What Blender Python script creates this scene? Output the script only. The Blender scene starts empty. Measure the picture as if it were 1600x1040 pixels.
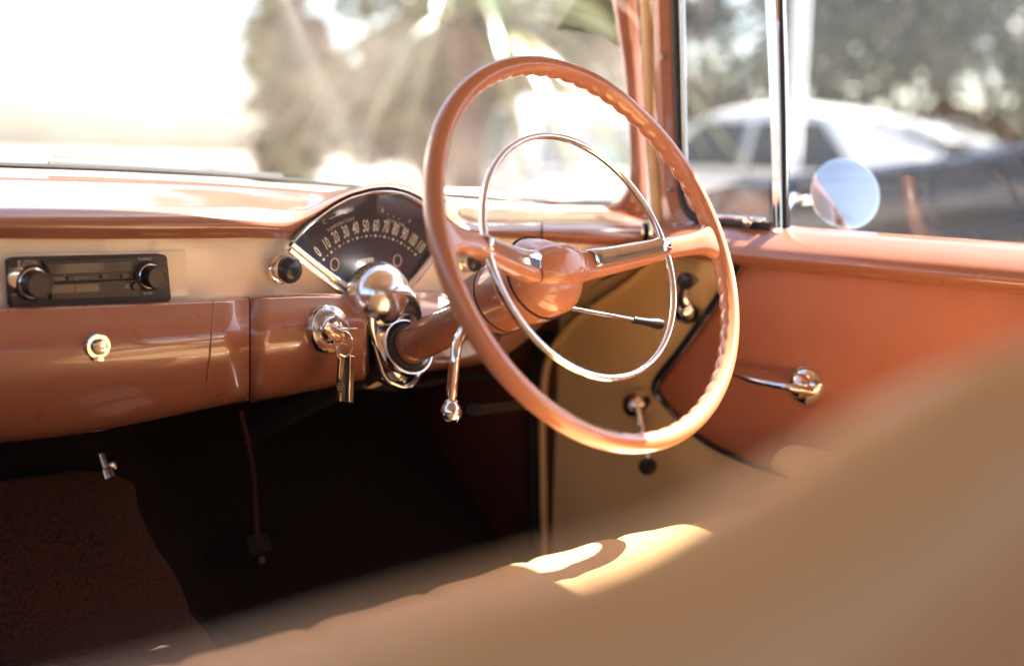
import bpy, bmesh, math, random
from mathutils import Vector, Matrix, noise
R=math.radians
random.seed(7)
S=bpy.context.scene
# ---------------------------------------------------------------- camera
CAM=Vector((-.6195,-.9692,1.0426)); AZ,PIT,ROLL=R(42.0),R(7.71),R(1.73); F=2000.0
_d=Vector((math.sin(AZ)*math.cos(PIT),math.cos(AZ)*math.cos(PIT),-math.sin(PIT)))
_r=Vector((math.cos(AZ),-math.sin(AZ),0)); _u=_r.cross(_d)
CR=_r*math.cos(ROLL)+_u*math.sin(ROLL); CU=-_r*math.sin(ROLL)+_u*math.cos(ROLL); CD=_d
cd=bpy.data.cameras.new("camera"); cam=bpy.data.objects.new("camera",cd); S.collection.objects.link(cam)
m=Matrix((CR,CU,-CD)).transposed().to_4x4(); m.translation=CAM; cam.matrix_world=m
cd.sensor_width=36; cd.lens=45; cd.clip_start=.02; cd.clip_end=600
cd.dof.use_dof=True; cd.dof.focus_distance=1.50; cd.dof.aperture_fstop=1.8
S.camera=cam
# ---------------------------------------------------------------- light
SUN_AZ,SUN_EL=R(101),R(51)
w=bpy.data.worlds.new("World"); S.world=w; w.use_nodes=True
nt=w.node_tree; bg=nt.nodes["Background"]; sky=nt.nodes.new("ShaderNodeTexSky"); sky.sky_type='NISHITA'
sky.sun_disc=False; sky.sun_elevation=SUN_EL; sky.sun_rotation=SUN_AZ; sky.air_density=1.0; sky.dust_density=2.0
nt.links.new(sky.outputs[0],bg.inputs[0]); bg.inputs[1].default_value=.05
sl=bpy.data.lights.new("sun",'SUN'); sl.energy=5; sl.angle=R(.5); sl.color=(1,.94,.86)
so=bpy.data.objects.new("sun",sl); S.collection.objects.link(so)
sv=Vector((math.cos(SUN_EL)*math.sin(SUN_AZ),math.cos(SUN_EL)*math.cos(SUN_AZ),math.sin(SUN_EL)))
so.rotation_euler=sv.to_track_quat('Z','Y').to_euler()
S.view_settings.view_transform='Standard'; S.view_settings.look='None'; S.view_settings.exposure=3.0; S.view_settings.gamma=1
S.render.engine='CYCLES'; S.cycles.max_bounces=10; S.cycles.transparent_max_bounces=16; S.cycles.use_denoising=True
S.cycles.sample_clamp_indirect=8; S.cycles.caustics_reflective=True
# ---------------------------------------------------------------- helpers
def W(px,py,ax,v):
    D=CD+CR*((px-800)/F)-CU*((py-520)/F); i='xyz'.index(ax); return CAM+D*((v-CAM[i])/D[i])
def interp(tab,x):
    if x<=tab[0][0]: return tab[0][1]
    if x>=tab[-1][0]: return tab[-1][1]
    for i in range(len(tab)-1):
        if tab[i][0]<=x<=tab[i+1][0]:
            x0,y0=tab[i]; x1,y1=tab[i+1]
            ym=tab[i-1] if i>0 else (2*x0-x1,2*y0-y1); yp=tab[i+2] if i+2<len(tab) else (2*x1-x0,2*y1-y0)
            t=(x-x0)/(x1-x0); h=x1-x0
            d0=(y1-y0)/h if i==0 else (y1-ym[1])/(x1-ym[0]); d1=(y1-y0)/h if i+2>=len(tab) else (yp[1]-y0)/(yp[0]-x0)
            return (2*t**3-3*t*t+1)*y0+(t**3-2*t*t+t)*h*d0+(-2*t**3+3*t*t)*y1+(t**3-t*t)*h*d1
def cat(P,n,closed=False):
    P=[Vector(p) for p in P]; out=[]; N=len(P)
    for i in range(N if closed else N-1):
        p1,p2=P[i],P[(i+1)%N]
        p0=P[i-1] if (closed or i>0) else p1*2-p2
        p3=P[(i+2)%N] if (closed or i+2<N) else p2*2-p1
        for k in range(n):
            t=k/n; out.append(.5*((2*p1)+(p2-p0)*t+(2*p0-5*p1+4*p2-p3)*t*t+(3*p1-p0-3*p2+p3)*t**3))
    if not closed: out.append(P[-1])
    return out
class MB:
    def __init__(s): s.v=[]; s.f=[]
    def add(s,v,f):
        o=len(s.v); s.v+=[Vector(p) for p in v]; s.f+=[tuple(i+o for i in q) for q in f]; return s
    def grid(s,rows,cu=False,cv=False,caps=False):
        n,m=len(rows),len(rows[0]); f=[]
        for i in range(n if cu else n-1):
            for j in range(m if cv else m-1):
                f.append((i*m+j,i*m+(j+1)%m,((i+1)%n)*m+(j+1)%m,((i+1)%n)*m+j))
        if caps: f.append(tuple(range(m))[::-1]); f.append(tuple((n-1)*m+j for j in range(m)))
        return s.add([p for r in rows for p in r],f)
    def tube(s,P,r,n=12,closed=False,flat=1.0,up=None,caps=True):
        P=[Vector(p) for p in P]; rows=[]; N=len(P); prev=None
        for i,p in enumerate(P):
            a=P[(i-1)%N] if (closed or i>0) else p; b=P[(i+1)%N] if (closed or i<N-1) else p
            t=(b-a).normalized()
            if prev is None:
                q=Vector(up) if up else (Vector((0,0,1)) if abs(t.z)<.9 else Vector((1,0,0)))
            else: q=prev
            q=(q-t*q.dot(t)).normalized(); prev=q; e=t.cross(q)
            rr=r[i] if isinstance(r,(list,tuple)) else r
            rows.append([p+e*(math.cos(2*math.pi*k/n)*rr)+q*(math.sin(2*math.pi*k/n)*rr*flat) for k in range(n)])
        return s.grid(rows,cu=closed,cv=True,caps=caps and not closed)
    def lathe(s,o,axis,prof,n=40,sx=1.0,up=None,caps=True):
        o=Vector(o); a=Vector(axis).normalized(); q=Vector(up) if up else (Vector((0,0,1)) if abs(a.z)<.9 else Vector((1,0,0)))
        q=(q-a*q.dot(a)).normalized(); e=a.cross(q)
        rows=[[o+a*h+e*(math.cos(2*math.pi*k/n)*r*sx)+q*(math.sin(2*math.pi*k/n)*r) for k in range(n)] for h,r in prof]
        return s.grid(rows,cv=True,caps=caps)
    def box(s,c,sz,mat=None,bev=0.0):
        b=bmesh.new(); bmesh.ops.create_cube(b,size=1); 
        for v in b.verts: v.co=Vector((v.co.x*sz[0],v.co.y*sz[1],v.co.z*sz[2]))
        if bev: bmesh.ops.bevel(b,geom=list(b.edges),offset=bev,segments=3,profile=.5,affect='EDGES')
        M=(mat or Matrix.Identity(3)); c=Vector(c); b.verts.ensure_lookup_table()
        s.add([c+M@v.co for v in b.verts],[tuple(v.index for v in f.verts) for f in b.faces]) if not b.verts.index_update() else 0
        b.free(); return s
    def ball(s,c,rad,M=None,seg=24,rings=14):
        rad=(rad,)*3 if not isinstance(rad,(tuple,list)) else rad; M=M or Matrix.Identity(3); c=Vector(c)
        rows=[[c+M@Vector((rad[0]*math.sin(t)*math.cos(p),rad[1]*math.sin(t)*math.sin(p),rad[2]*math.cos(t))) for p in [2*math.pi*k/seg for k in range(seg)]] for t in [math.pi*(i+.02)/(rings+.04) for i in range(rings+1)]]
        return s.grid(rows,cv=True,caps=True)
    def prism(s,poly,off):
        off=Vector(off); n=len(poly); poly=[Vector(p) for p in poly]
        return s.add(poly+[p+off for p in poly],[tuple(range(n))[::-1],tuple(range(n,2*n))]+[(i,(i+1)%n,n+(i+1)%n,n+i) for i in range(n)])
    def build(s,name,mat,parent=None,smooth=35,solid=0,sub=0,bevel=0,off=-1):
        me=bpy.data.meshes.new(name); pl=Vector((0,0,0)); q=parent
        while q is not None: pl+=q.location; q=q.parent
        me.from_pydata([tuple(p-pl) for p in s.v],[],s.f); me.validate()
        b=bmesh.new(); b.from_mesh(me); bmesh.ops.remove_doubles(b,verts=b.verts,dist=1e-6); bmesh.ops.recalc_face_normals(b,faces=b.faces); b.to_mesh(me); b.free()
        if smooth:
            me.shade_smooth()
            try: me.set_sharp_from_angle(angle=R(smooth))
            except Exception: pass
        if mat: me.materials.append(mat)
        o=bpy.data.objects.new(name,me); S.collection.objects.link(o); o.parent=parent
        if solid: k=o.modifiers.new("s",'SOLIDIFY'); k.thickness=solid; k.offset=off
        if bevel: k=o.modifiers.new("b",'BEVEL'); k.width=bevel; k.segments=3; k.limit_method='ANGLE'; k.angle_limit=R(40)
        if sub: k=o.modifiers.new("u",'SUBSURF'); k.levels=sub; k.render_levels=sub
        return o
def tag(o,label=None,cat_=None,group=None,kind=None):
    if label: o['label']=label
    if cat_: o['category']=cat_
    if group: o['group']=group
    if kind: o['kind']=kind
    return o
def thing(name,label,cat_,loc=(0,0,0),group=None):
    o=bpy.data.objects.new(name,None); S.collection.objects.link(o); o.location=loc; o.empty_display_size=.05
    return tag(o,label,cat_,group)
def text_mb(mb,s,place,size,xs=1.0,align='CENTER',bold=0.0):
    """place: function (a,b)->world for text-plane coordinates"""
    cu=bpy.data.curves.new("t",'FONT'); cu.body=s; cu.size=size; cu.align_x=align; cu.align_y='CENTER'; cu.offset=bold; cu.resolution_u=3
    ob=bpy.data.objects.new("t",cu); me=ob.to_mesh()
    mb.add([place(v.co.x*xs,v.co.y) for v in me.vertices],[tuple(p.vertices) for p in me.polygons])
    ob.to_mesh_clear(); bpy.data.objects.remove(ob); bpy.data.curves.remove(cu)
# ---------------------------------------------------------------- materials
def mat(name,col,rough=.5,metal=0,coat=0,var=0,vscale=8,bump=0,bscale=400,spec=.5,col2=None,sheen=0,rvar=0,crough=.06,noisedetail=4):
    m=bpy.data.materials.new(name); m.use_nodes=True; n=m.node_tree; b=n.nodes["Principled BSDF"]
    b.inputs["Base Color"].default_value=(*col,1); b.inputs["Roughness"].default_value=rough; b.inputs["Metallic"].default_value=metal
    b.inputs["Coat Weight"].default_value=coat; b.inputs["Coat Roughness"].default_value=crough; b.inputs["Specular IOR Level"].default_value=spec
    b.inputs["Sheen Weight"].default_value=sheen
    tc=n.nodes.new("ShaderNodeTexCoord")
    if var or col2:
        t=n.nodes.new("ShaderNodeTexNoise"); t.inputs["Scale"].default_value=vscale; t.inputs["Detail"].default_value=noisedetail
        n.links.new(tc.outputs["Object"],t.inputs["Vector"]); mx=n.nodes.new("ShaderNodeMix"); mx.data_type='RGBA'
        c2=col2 or tuple(c*(1-var) for c in col)
        mx.inputs[6].default_value=(*col,1); mx.inputs[7].default_value=(*c2,1)
        r=n.nodes.new("ShaderNodeValToRGB"); r.color_ramp.elements[0].position=.38; r.color_ramp.elements[1].position=.66
        n.links.new(t.outputs[0],r.inputs[0]); n.links.new(r.outputs[0],mx.inputs[0]); n.links.new(mx.outputs[2],b.inputs["Base Color"])
    if rvar:
        t=n.nodes.new("ShaderNodeTexNoise"); t.inputs["Scale"].default_value=35; t.inputs["Detail"].default_value=8; n.links.new(tc.outputs["Object"],t.inputs["Vector"])
        mr=n.nodes.new("ShaderNodeMapRange"); mr.inputs[1].default_value=.3; mr.inputs[2].default_value=.75; mr.inputs[3].default_value=rough*(1-rvar); mr.inputs[4].default_value=rough*(1+rvar)
        n.links.new(t.outputs[0],mr.inputs[0]); n.links.new(mr.outputs[0],b.inputs["Roughness"])
    if bump:
        t=n.nodes.new("ShaderNodeTexNoise"); t.inputs["Scale"].default_value=bscale; t.inputs["Detail"].default_value=3
        n.links.new(tc.outputs["Object"],t.inputs["Vector"]); k=n.nodes.new("ShaderNodeBump"); k.inputs["Strength"].default_value=bump; k.inputs["Distance"].default_value=.002
        n.links.new(t.outputs[0],k.inputs["Height"]); n.links.new(k.outputs[0],b.inputs["Normal"])
    return m
SALMON=(.31,.118,.064)
M_sal=mat("salmon_paint",SALMON,.33,coat=1,var=.08,vscale=5,bump=.02,bscale=60,rvar=.2)
M_rim=mat("wheel_enamel",(.50,.205,.108),.30,coat=1,var=.06,vscale=10,bump=.015,bscale=90)
M_ivory=mat("ivory_paint",(.93,.79,.58),.35,coat=.9,var=.07,vscale=6,bump=.02,bscale=60,rvar=.2)
M_chrome=mat("chrome",(.86,.85,.83),.07,metal=1,rvar=.6)
M_chromeD=mat("aged_chrome",(.72,.69,.64),.16,metal=1,rvar=.5)
M_black=mat("black_plastic",(.012,.011,.012),.35,coat=.4)
M_rad=mat("radio_plastic",(.028,.022,.023),.42,var=.2,vscale=60)
M_rubber=mat("black_rubber",(.01,.009,.009),.6,bump=.1)
M_dial=mat("dial_face",(.006,.010,.020),.4,var=.2,vscale=40)
M_print=mat("dial_print",(.62,.55,.42),.6)
M_printw=mat("white_print",(.6,.55,.5),.6)
M_leather=mat("leather",(.45,.150,.072),.45,bump=.5,bscale=260,var=.12,vscale=9,coat=.15,crough=.3)
M_tan=mat("tan_vinyl",(.95,.66,.31),.38,coat=.4,var=.12,vscale=5,bump=.06,bscale=240,crough=.2)
M_seat=mat("seat_vinyl",(.93,.58,.27),.38,coat=.35,bump=.12,bscale=160,var=.08,vscale=6,crough=.2)
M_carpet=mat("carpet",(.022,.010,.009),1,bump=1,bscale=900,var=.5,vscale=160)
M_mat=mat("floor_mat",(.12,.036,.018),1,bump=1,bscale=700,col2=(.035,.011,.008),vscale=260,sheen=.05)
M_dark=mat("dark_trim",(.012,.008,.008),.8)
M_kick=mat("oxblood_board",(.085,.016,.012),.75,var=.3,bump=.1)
M_head=mat("headlining_cloth",(.34,.26,.19),.9,bump=.2)
M_lace=mat("windlace_cloth",(.62,.44,.24),.75,bump=.5,bscale=500,var=.15,vscale=30)
def glassmat(name,dust,tint=(1,1,1),ior_mix=.06,dscale=300,streak=False):
    m=bpy.data.materials.new(name); m.use_nodes=True; n=m.node_tree; n.nodes.clear()
    out=n.nodes.new("ShaderNodeOutputMaterial"); tr=n.nodes.new("ShaderNodeBsdfTransparent"); tr.inputs[0].default_value=(*tint,1)
    gl=n.nodes.new("ShaderNodeBsdfGlossy"); gl.inputs["Roughness"].default_value=.01
    lw=n.nodes.new("ShaderNodeLayerWeight"); pw=n.nodes.new("ShaderNodeMath"); pw.operation='POWER'; pw.inputs[1].default_value=5; n.links.new(lw.outputs["Facing"],pw.inputs[0])
    fr=n.nodes.new("ShaderNodeMath"); fr.operation='MULTIPLY_ADD'; fr.inputs[1].default_value=.9; fr.inputs[2].default_value=.035; n.links.new(pw.outputs[0],fr.inputs[0])
    a=n.nodes.new("ShaderNodeMixShader"); n.links.new(fr.outputs[0],a.inputs[0]); n.links.new(tr.outputs[0],a.inputs[1]); n.links.new(gl.outputs[0],a.inputs[2])
    tl=n.nodes.new("ShaderNodeBsdfTranslucent"); tl.inputs[0].default_value=(.9,.85,.78,1)
    df=n.nodes.new("ShaderNodeBsdfDiffuse"); df.inputs[0].default_value=(.9,.85,.78,1)
    ad=n.nodes.new("ShaderNodeMixShader"); ad.inputs[0].default_value=.35; n.links.new(tl.outputs[0],ad.inputs[1]); n.links.new(df.outputs[0],ad.inputs[2])
    tc=n.nodes.new("ShaderNodeTexCoord"); t=n.nodes.new("ShaderNodeTexNoise"); t.inputs["Scale"].default_value=dscale; t.inputs["Detail"].default_value=6
    mp=n.nodes.new("ShaderNodeMapping"); n.links.new(tc.outputs["Object"],mp.inputs[0]); n.links.new(mp.outputs[0],t.inputs["Vector"])
    if streak: mp.inputs["Scale"].default_value=(1,1,.06)
    mr=n.nodes.new("ShaderNodeMapRange"); mr.inputs[1].default_value=.42; mr.inputs[2].default_value=.72; mr.inputs[3].default_value=dust*.55; mr.inputs[4].default_value=dust*1.8
    n.links.new(t.outputs[0],mr.inputs[0])
    b=n.nodes.new("ShaderNodeMixShader"); n.links.new(mr.outputs[0],b.inputs[0]); n.links.new(a.outputs[0],b.inputs[1]); n.links.new(ad.outputs[0],b.inputs[2]); n.links.new(b.outputs[0],out.inputs[0])
    return m
M_wind=glassmat("windshield_glass",.065,dscale=5); M_side=glassmat("side_glass",.006,streak=True,dscale=900)
M_dglass=glassmat("dial_glass",.003)
# ================================================================ CAR BODY
body=thing("vintage_car","salmon and ivory body shell of the vintage car around the cabin, with its windshield","car body",(0,0,.2))
# windshield base rail (pixel columns, pixel rows, depth)
R0=[(0,262),(150,267),(300,274),(450,285),(600,299),(700,307),(790,314),(850,318),(930,320),(1003,321)]
Y0=[(0,.66),(600,.65),(790,.62),(880,.58),(950,.52),(1003,.46)]
def base(px): return W(px,interp(R0,px),'y',interp(Y0,px))
cols=[0,75,150,225,300,350,390,420,440,452,465,478,499,520,545,565,582,607,630,650,670,685,700,720,740,764,790,820,850,890,930,965,990,1003]
def left_ext(rows_of_pts):
    """extend each rail (list of points) to the left of the cabin"""
    out=[]
    for rail in rows_of_pts:
        p=rail[0]; out.append([Vector((x,p.y,p.z)) for x in (-.78,-.5,-.3,p.x-.03)]+rail)
    return out
basepts=left_ext([[base(p) for p in cols]])[0]
topy=[]
rows=[]
for p in basepts:
    k=max(0,(p.x-.45)/.4); q=Vector((min(p.x*.93,.70),.295-.05*k*k,1.42)); 
    rows.append([p.lerp(q,t)+Vector((0,.03*math.sin(t*math.pi),0)) for t in [i/8 for i in range(9)]])
MB().grid(rows).build("windshield_glass",M_wind,body)
# rubber bead along glass base
MB().tube([p+Vector((0,-.008,.003)) for p in basepts],.0035,8).build("windshield_seal",M_rubber,body)
# windshield pillar : loft between inner and outer edge (pixels on near-door planes)
pin=[(940,323),(962,318),(978,300),(985,270),(985,230),(982,180),(978,120),(968,60),(958,0),(945,-60)]
pout=[(1012,346),(1014,338),(1013,318),(1011,285),(1009,240),(1006,180),(1003,120),(999,60),(995,0),(990,-60)]
A=[W(*p,'x',.775 if i>2 else .77) for i,p in enumerate(pin)]; B=[W(*p,'x',.80) for p in pout]
Ac=cat(A,5); Bc=cat(B,5); rows=[]
for a,b in zip(Ac,Bc):
    nrm=Vector((-1,-.25,0)); r_=[]
    r_.append(a+Vector((.03,.03,0)))
    for t in [i/10 for i in range(11)]:
        s=.012*math.sin(math.pi*min(1,t*1.25))**.8 if t<.8 else .0
        s2=.006*math.sin(math.pi*(t-.55)/.45) if t>.55 else 0
        r_.append(a.lerp(b,t)+nrm*(s*.7+s2))
    rows.append(r_)
MB().grid(rows).build("windshield_pillar",M_sal,body)
# windlace beige roll between pillar and door
wl=[W(*p,'x',.795) for p in [(1003,-60),(1008,0),(1012,80),(1014,160),(1018,230),(1023,290),(1027,330),(1029,352)]]
mb=MB(); mb.tube(cat(wl,6),.0085,12); o=mb.build("windlace",M_lace,body)
wl2=[W(*p,'x',.80) for p in [(1022,380),(1030,395),(985,440),(900,500),(858,560),(848,640),(849,760),(852,900)]]
mb=MB(); mb.tube(cat(wl2,6),.006,12); mb.build("windlace",M_tan,body)
wl3=[W(*p,'x',.803) for p in [(862,520),(838,560),(832,640),(834,760),(838,900)]]
mb=MB(); mb.tube(cat(wl3,6),.009,10); mb.build("door_seal",M_rubber,body)
# kick panel, firewall, floor
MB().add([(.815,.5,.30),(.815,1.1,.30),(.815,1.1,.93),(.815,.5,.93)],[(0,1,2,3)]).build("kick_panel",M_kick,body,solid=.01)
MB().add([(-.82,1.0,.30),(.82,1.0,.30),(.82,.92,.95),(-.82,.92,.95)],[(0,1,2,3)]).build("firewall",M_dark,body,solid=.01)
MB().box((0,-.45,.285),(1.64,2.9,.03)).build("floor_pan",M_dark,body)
# roof
rows=[]
for y in [.305,.27,.238,.222,0,-.5,-1.0,-1.5,-1.8,-1.92]:
    dz={.305:-.012,.27:0,-1.8:-.03,-1.92:-.12}.get(y,.01)
    rows.append([(x,y-(.0 if y<.26 else .05*(x/.7)**2),1.425+dz-.05*abs(x/.72)**3) for x in [(-.74+.0925*i)*(1 if y<.23 else .94) for i in range(17)]])
MB().grid(rows).build("roof",M_head,body,solid=.03,off=1)
for sx in(-1,1):
    MB().box((sx*.765,-.835,1.385),(.05,2.11,.05),bev=.01).build("roof_rail",M_sal,body)
    MB().box((sx*.77,-.68,1.17),(.05,.07,.42),bev=.01).build("centre_pillar",M_sal,body)
    MB().box((sx*.76,-1.62,1.15),(.06,.5,.46),bev=.01).build("rear_pillar",M_sal,body)
    MB().box((sx*.81,-1.25,.63),(.03,1.15,.66),bev=.01).build("rear_quarter",M_leather,body)
MB().box((0,-1.9,.63),(1.6,.04,.86)).build("rear_bulkhead",M_dark,body)
# bonnet and wings, seen through the windshield
rows=[]
for y in [.70,.8,1.0,1.4,1.8,2.1,2.3,2.38]:
    zz={2.3:-.06,2.38:-.22}.get(y,0)-(.02*(y-.7))
    rows.append([(x,y+.05*(1-(x/.9)**2)*(y<.9)-.10*(x/.9)**2*(y>2),.955+zz+.035*math.exp(-((abs(x)-.78)/.16)**2)+.03*math.exp(-(x/.35)**2)-(.5 if abs(x)>.93 else 0)) for x in [-.95,-.92,-.88,-.8,-.72,-.6,-.45,-.3,-.15,0,.15,.3,.45,.6,.72,.8,.88,.92,.95]])
MB().grid(rows).build("bonnet",M_ivory,body,solid=.01,smooth=60)
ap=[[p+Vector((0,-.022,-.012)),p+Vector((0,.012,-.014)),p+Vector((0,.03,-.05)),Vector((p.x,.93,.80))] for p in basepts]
MB().grid(ap).build("sun_block_apron",M_dark,body,solid=.006)  # sheet added below the glass base to stop sun leaking into the footwell
cw=[]
for p in basepts: cw.append([p+Vector((0,.0,-.004)),p+Vector((0,.05,-.012)),Vector((p.x,max(.74,p.y+.12),.945))])
MB().grid(cw).build("cowl",M_ivory,body,solid=.01)
# wiper
wip=thing("windshield_wiper","black and chrome wiper lying along the bottom of the windshield on the left","wiper",W(240,270,'y',.70))
b0=W(75,257,'y',.70); b1=W(440,277,'y',.69)
MB().tube([b0,(b0+b1)/2,b1],.0045,8,flat=1.2).build("wiper_blade",M_rubber,wip)
a0=W(85,245,'y',.71); a1=W(300,260,'y',.705); a2=W(440,276,'y',.70)
MB().tube([a0,a1,a2],[.0035,.003,.0012],8,flat=.6).build("wiper_arm",M_rubber,wip)
MB().tube([W(-60,254,'y',.71),b0],.0022,8).build("wiper_link",M_chromeD,wip)
# ================================================================ DASHBOARD
dash=thing("dashboard","two tone dashboard with a salmon crash roll, ivory fascia and hood over the dial fan","dashboard",(.2,.4,.75))
Rc=[(0,317),(150,317),(300,317),(390,318),(440,322),(478,323),(499,316),(520,306),(545,297),(565,291),(582,287),(607,285),(630,287),(650,293),(670,302),(691,314),(707,330),(722,342),(745,347),(790,347),(850,346),(930,347),(1003,350)]
Rb=[(0,374),(150,375),(300,374),(390,373),(440,374),(452,371),(478,352),(499,338),(520,323),(545,308),(565,302),(582,298),(607,296),(630,301),(650,310),(670,323),(685,337),(700,353),(715,366),(740,371),(764,372),(846,378),(930,384),(1003,387)]
Ri=[(0,479),(150,474),(300,468),(390,465),(450,462),(500,461),(560,461),(650,453),(692,455),(740,455),(790,450),(850,440),(930,418),(1003,390)]
Rl=[(0,690),(150,672),(300,642),(390,624),(450,613),(500,604),(545,594),(600,588),(650,582),(700,576),(760,568),(800,552),(850,505),(930,448),(1003,396)]
def yo(px): # dash wraps back towards the driver at its right end
    t=max(0,(px-720)/283); return -.085*t*t*(3-2*t) if t<1 else -.085
def rail(f,y,dy=0): return [W(p,f(p),'y',y+yo(p)) for p in cols]
fc=lambda p:interp(Rc,p); fb=lambda p:interp(Rb,p); fi=lambda p:interp(Ri,p); fl=lambda p:interp(Rl,p)
# crash roll: base -> crest -> bulge -> underside
r0=[base(p)+Vector((0,-.004,-.006)) for p in cols]
def shift(rl,dy,dz): return [q+Vector((0,dy,dz)) for q in rl]
crest=rail(lambda p:fc(p)+1,.405); 
bul1=rail(lambda p:fc(p)*.80+fb(p)*.20,.372); bul2=rail(lambda p:fc(p)*.42+fb(p)*.58,.358); und=rail(lambda p:fb(p)-1.5,.366)
und2=[Vector((q.x,q.y+.02,q.z+.001)) for q in und]
mid=[(a*.5+b*.5)+Vector((0,0,.004)) for a,b in zip(r0,crest)]
rr=left_ext([r0,mid,crest,bul1,bul2,und,und2])
colsT=list(zip(*rr)); rows=[]
for c in colsT:
    cc=cat(c[:6],6)+[c[6]]; rows.append(cc)
rows2=[]
nr=len(rows[0])
for j in range(nr): rows2.append(cat([r[j] for r in rows],2))
mbr=MB().grid(rows2)
endc=[r[-1] for r in rows2]; ce=sum(endc,Vector())/len(endc)+Vector((.012,.01,0))
k=len(mbr.v); mbr.add(endc+[ce],[(i,i+1,len(endc)) for i in range(len(endc)-1)])
mbr.build("crash_roll",M_sal,dash,smooth=50)
MB().tube([W(847,y,'y',interp([(340,.40),(347,.372),(360,.352),(378,.358)],y)+yo(847)) for y in (346,350,356,362,370,377)],.0011,6).build("roll_seam",M_rubber,dash)
# ivory fascia
ft=rail(lambda p:fb(p)-4,.381); fm=rail(lambda p:(fb(p)+fi(p))/2,.380); fz=rail(lambda p:fi(p)+3,.378)
rr=left_ext([ft,fm,fz]); MB().grid(rr).build("fascia",M_ivory,dash)
# lower dash
def lower(ps,ext,dy=0,cap=False):
    def rl(f,y): return [W(p,f(p),'y',y+yo(p)+dy) for p in ps]
    L=[rl(lambda p:fi(p)+.5,.376),rl(lambda p:fi(p)+2,.352),rl(lambda p:fi(p)+.05*(fl(p)-fi(p))+3,.343),rl(lambda p:fi(p)*.66+fl(p)*.34,.324),rl(lambda p:fi(p)*.3+fl(p)*.7,.333),rl(lambda p:fl(p)-2,.372),rl(lambda p:fl(p)-1,.45)]
    if ext: L=left_ext(L)
    return [list(x) for x in zip(*[cat(a,2) for a in zip(*[cat(b,2) for b in L])])] if False else [cat(a,5) for a in zip(*L)]
rows=lower([c for c in cols if c<389]+[389.2],True,-.0035)
MB().grid(rows).build("glovebox_door",M_sal,dash,smooth=50,solid=.003)
rows=lower([390.2]+[c for c in cols if 391<c<=565]+[571],False)
g=MB().grid(rows)
g.build("lower_panel",M_sal,dash,smooth=50,solid=.003)
rows=lower([642]+[c for c in cols if c>=650],False)
MB().grid(rows).build("lower_panel",M_sal,dash,smooth=50,solid=.003)
def lowsurf(px,t):
    L=[W(px,y_,'y',d_+yo(px)) for y_,d_ in ((fi(px)+.5,.376),(fi(px)+2,.352),(fi(px)+.05*(fl(px)-fi(px))+3,.343),(fi(px)*.66+fl(px)*.34,.324),(fi(px)*.3+fl(px)*.7,.333),(fl(px)-2,.372))]
    c=cat(L,10); i=min(len(c)-1,int(t*(len(c)-1))); return c[i]
MB().tube([lowsurf(330-42*max(0,t-.45)**1.6,t)+Vector((0,-.0034,0)) for t in [i/40 for i in range(8,40)]],.0012,6).build("door_crease",M_sal,dash)
MB().tube([lowsurf(573,t)+Vector((0,.002,0)) for t in [i/40 for i in range(2,40)]],.004,6).build("panel_gap",M_rubber,dash)
# radio plate line
c4=[(-60,392),(288,392),(292,392),(294,470),(290,470),(-60,482)]
P=[W(*p,'y',.379) for p in [(-120,398),(289,391),(294,469),(-120,491)]]
MB().prism([q+Vector((0,-.0008,0)) for q in P],(0,-.0012,0)).build("radio_plate",M_ivory,dash,bevel=.0006)
# end gap (black) at right end
MB().tube(cat([W(*p,'y',.294) for p in [(1009,348),(1010,372),(1003,395),(985,412),(950,430),(905,448),(880,455)]],6),.0045,8).build("end_gap",M_rubber,dash)
# glove box lock
def lathe_y(px,py,y,prof,n=32,tilt=0): return (W(px,py,'y',y),Vector((0,-math.cos(tilt),math.sin(tilt))),prof,n)
p=lowsurf(150,.47)
q=thing("glovebox_lock_dummy","x","x"); bpy.data.objects.remove(q)
lc=W(151,540,'y',.321)
lk=MB().lathe(lc,(0,-1,-.05),[(0,.0125),(.004,.0135),(.006,.0125),(.006,.009),(.003,.0085)],32,caps=False).build("glovebox_lock",M_chrome,dash)
MB().lathe(lc+Vector((0,-.002,0)),(0,-1,-.05),[(0,.0085),(.010,.0075),(.0105,.006)],28).build("lock_cylinder",M_chromeD,lk)
MB().box(lc+Vector((0,-.0129,-.001)),(.006,.001,.0016)).build("keyhole",M_black,lk)
MB().box(lc+Vector((0,-.004,-.0135)),(.012,.004,.006),bev=.001).build("lock_tab",M_chromeD,lk)
# knobs
def knob(px,py,y,s=1.0,name="dash_knob"):
    c=W(px,py,'y',y); ax=(0,-1,.06)
    o=MB().lathe(c,ax,[(0,.017*s),(.004*s,.0175*s),(.006*s,.014*s),(.006*s,.010*s),(.016*s,.010*s)],36).build(name,M_chrome,dash)
    MB().lathe(c+Vector((0,-.016*s,.001)),ax,[(0,.012*s),(.001,.0165*s),(.005*s,.0172*s),(.007*s,.0165*s)],36).build("knob_ring",M_chrome,o)
    MB().lathe(c+Vector((0,-.022*s,.0012)),ax,[(0,.0162*s),(.005*s,.0158*s),(.0085*s,.012*s),(.010*s,.006*s),(.0102*s,.002*s)],36).build("knob_cap",M_black,o)
    return o
knob(436,421,.378,1.0,"light_switch"); knob(728,408,.378,.9,"wiper_switch")
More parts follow.
